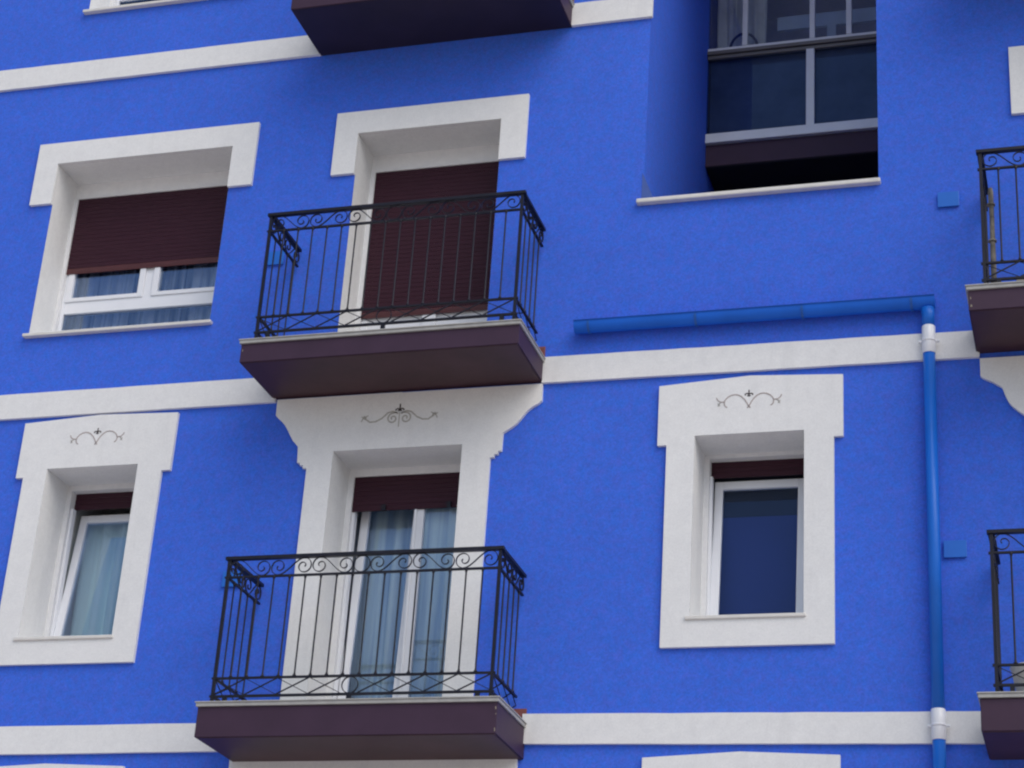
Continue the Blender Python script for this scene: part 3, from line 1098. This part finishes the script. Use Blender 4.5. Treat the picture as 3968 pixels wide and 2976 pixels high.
# half-round trough with an outward lip
r = 0.062
gy, gz = -0.078, 8.768
prof = [(gy - r - 0.012, gz + 0.014), (gy - r, gz + 0.014)]
prof += [(gy + r * math.cos(math.radians(a)), gz + r * math.sin(math.radians(a)) * 1.15) for a in range(180, 361, 12)]
prof += [(gy + r, gz + 0.02)]
inner = [(gy + (y - gy) * 0.93, gz + (z - gz) * 0.93 + 0.002) for y, z in prof[::-1]]
ring = prof + inner
gxa, gxb = -3.95, -1.125
nr = len(ring)
for x in (gxa, gxb):
    mb.v += [(x, y, z) for y, z in ring]
for k in range(nr):
    j = (k + 1) % nr
    mb.f.append((k, j, nr + j, nr + k))
    mb.m.append(0)
    mb.sm.append(True)
for x in (gxa + 0.002, gxb - 0.002):
    mb.face([(x, y, z) for y, z in prof])
gut = loc_build(mb, 'gutter', 'gut', B0, root)
for x in (-3.83, -2.965, -2.13, -1.30):
    mb = MB()
    pts = [(gy + (r + 0.005) * math.cos(math.radians(a)), gz + (r + 0.005) * math.sin(math.radians(a)) * 1.15) for a in range(180, 361, 12)]
    mb.ribbon(pts, 0.004, x - 0.009, x + 0.009, axis='x')
    loc_build(mb, 'gutter_joint', 'gutj', B0, root)
px, py, pr = -1.180, -0.076, 0.0475
mb = MB().tube([(px, py, 0.1), (px, py, 5.36)], pr - 0.002, seg=20)
mb.tube([(px, py, 5.575), (px, py, 8.322)], pr - 0.002, seg=20)
mb.tube([(px, py, 8.545), (px, py, 8.64), (px - 0.002, py, 8.70)], [pr - 0.002, pr, pr + 0.006], seg=20)
loc_build(mb, 'downpipe', 'pipe', B0, root)
for za, zb_ in ((8.320, 8.548), (5.357, 5.577)):
    mb = MB().tube([(px, py, za), (px, py, za + 0.004), (px, py, zb_ - 0.004), (px, py, zb_)], [pr, pr + 0.003, pr + 0.003, pr], seg=20)
    loc_build(mb, 'white_collar', 'pipew', B0, root)
    zm = za + 0.105
    mb = MB().tube([(px, py, zm - 0.010), (px, py, zm + 0.010)], pr + 0.006, seg=20)
    mb.box(px - pr - 0.030, px + pr + 0.030, py - 0.004, py + 0.006, zm - 0.009, zm + 0.009)
    mb.tube([(px - pr - 0.022, py - 0.014, zm), (px - pr - 0.022, py + 0.02, zm)], 0.008, seg=8)
    mb.tube([(px + pr + 0.022, py - 0.014, zm), (px + pr + 0.022, py + 0.02, zm)], 0.008, seg=8)
    mb.box(px - 0.012, px + 0.012, py + pr, -0.001, zm - 0.008, zm + 0.008)
    loc_build(mb, 'pipe_bracket', 'pipew', B0, root)

# ------------------------------------------------------------------ blue sheet-metal boxes on the wall
first = None
for x0, x1, z0, z1, text in (
        (-1.088, -0.928, 9.612, 9.736, 'small azure box on the wall beside the upper right balcony'),
        (-1.112, -0.960, 6.716, 6.838, 'small azure box on the wall right of the downpipe'),
        (-6.752, -6.592, 9.594, 9.718, 'small azure box seen through the railing left of the shuttered door'),
        (-6.770, -6.610, 6.690, 6.812, 'small azure box behind the left end of the lowest balcony railing')):
    if first is None:
        w, h = x1 - x0, z1 - z0
        mb = MB().box(-w / 2, w / 2, -0.018, -0.001, 0, h)
        mb.box(-w / 2 - 0.002, w / 2 + 0.002, -0.023, -0.018, -0.004, h + 0.002)
        o = first = mb.build('wall_box', 'azure', bevel=0.003)
    else:
        o = first.copy()
        COL.objects.link(o)
    o.location = ((x0 + x1) / 2, 0, z0)
    tag(o, text, 'wall box', 'small azure boxes fixed to the facade')

# ------------------------------------------------------------------ things standing on the right-hand balconies
mb = MB()
sp = []
for k in range(40):
    a = k * 0.55
    rr = 0.008 + 0.0008 * k
    sp.append((rr * math.cos(a), rr * math.sin(a)))
mb.tube([(0, 0, 0), (0, 0, 0.3), (0.003, 0, 0.6), (0, 0, 0.80), (0.0, 0, 0.83)], [0.019, 0.022, 0.018, 0.021, 0.015], seg=14)
for z in (0.14, 0.43, 0.70):
    mb.tube([(0, 0, z), (0, 0, z + 0.012)], 0.031, seg=14)
o = mb.build('railing_glare_roll', 'glare', loc=(-0.665, -0.45, 8.53))  # added roll, its pale mottling stands for light reflecting off the overlapping bars
o.scale = (1, 1, 1.15)
tag(o, 'mottled roll added for light caught on the railing bars in the corner of the upper right balcony', 'reflection')
mb = MB().tube([(0, 0, 0), (0, 0, 0.10), (0, 0, 0.235), (0, 0, 0.25), (0, 0, 0.25)], [0.10, 0.135, 0.16, 0.17, 0.15], seg=28)
o = mb.build('plant_pot', 'pot', loc=(-0.50, -0.42, 5.50))
tag(o, 'cream plant pot behind the crossed bars of the lower right balcony', 'plant pot')
mb = MB().box(-0.3, 0.3, -0.12, 0.12, 0.0, 0.10)
mb.box(-0.29, 0.29, -0.11, 0.11, 0.10, 0.11)
o = mb.build('planter_box', 'board', loc=(-0.20, -0.50, 8.53), bevel=0.008)
tag(o, 'low grey trough on the floor of the upper right balcony', 'planter')

for ob in bpy.data.objects:
    if '_w' in ob:
        del ob['_w']
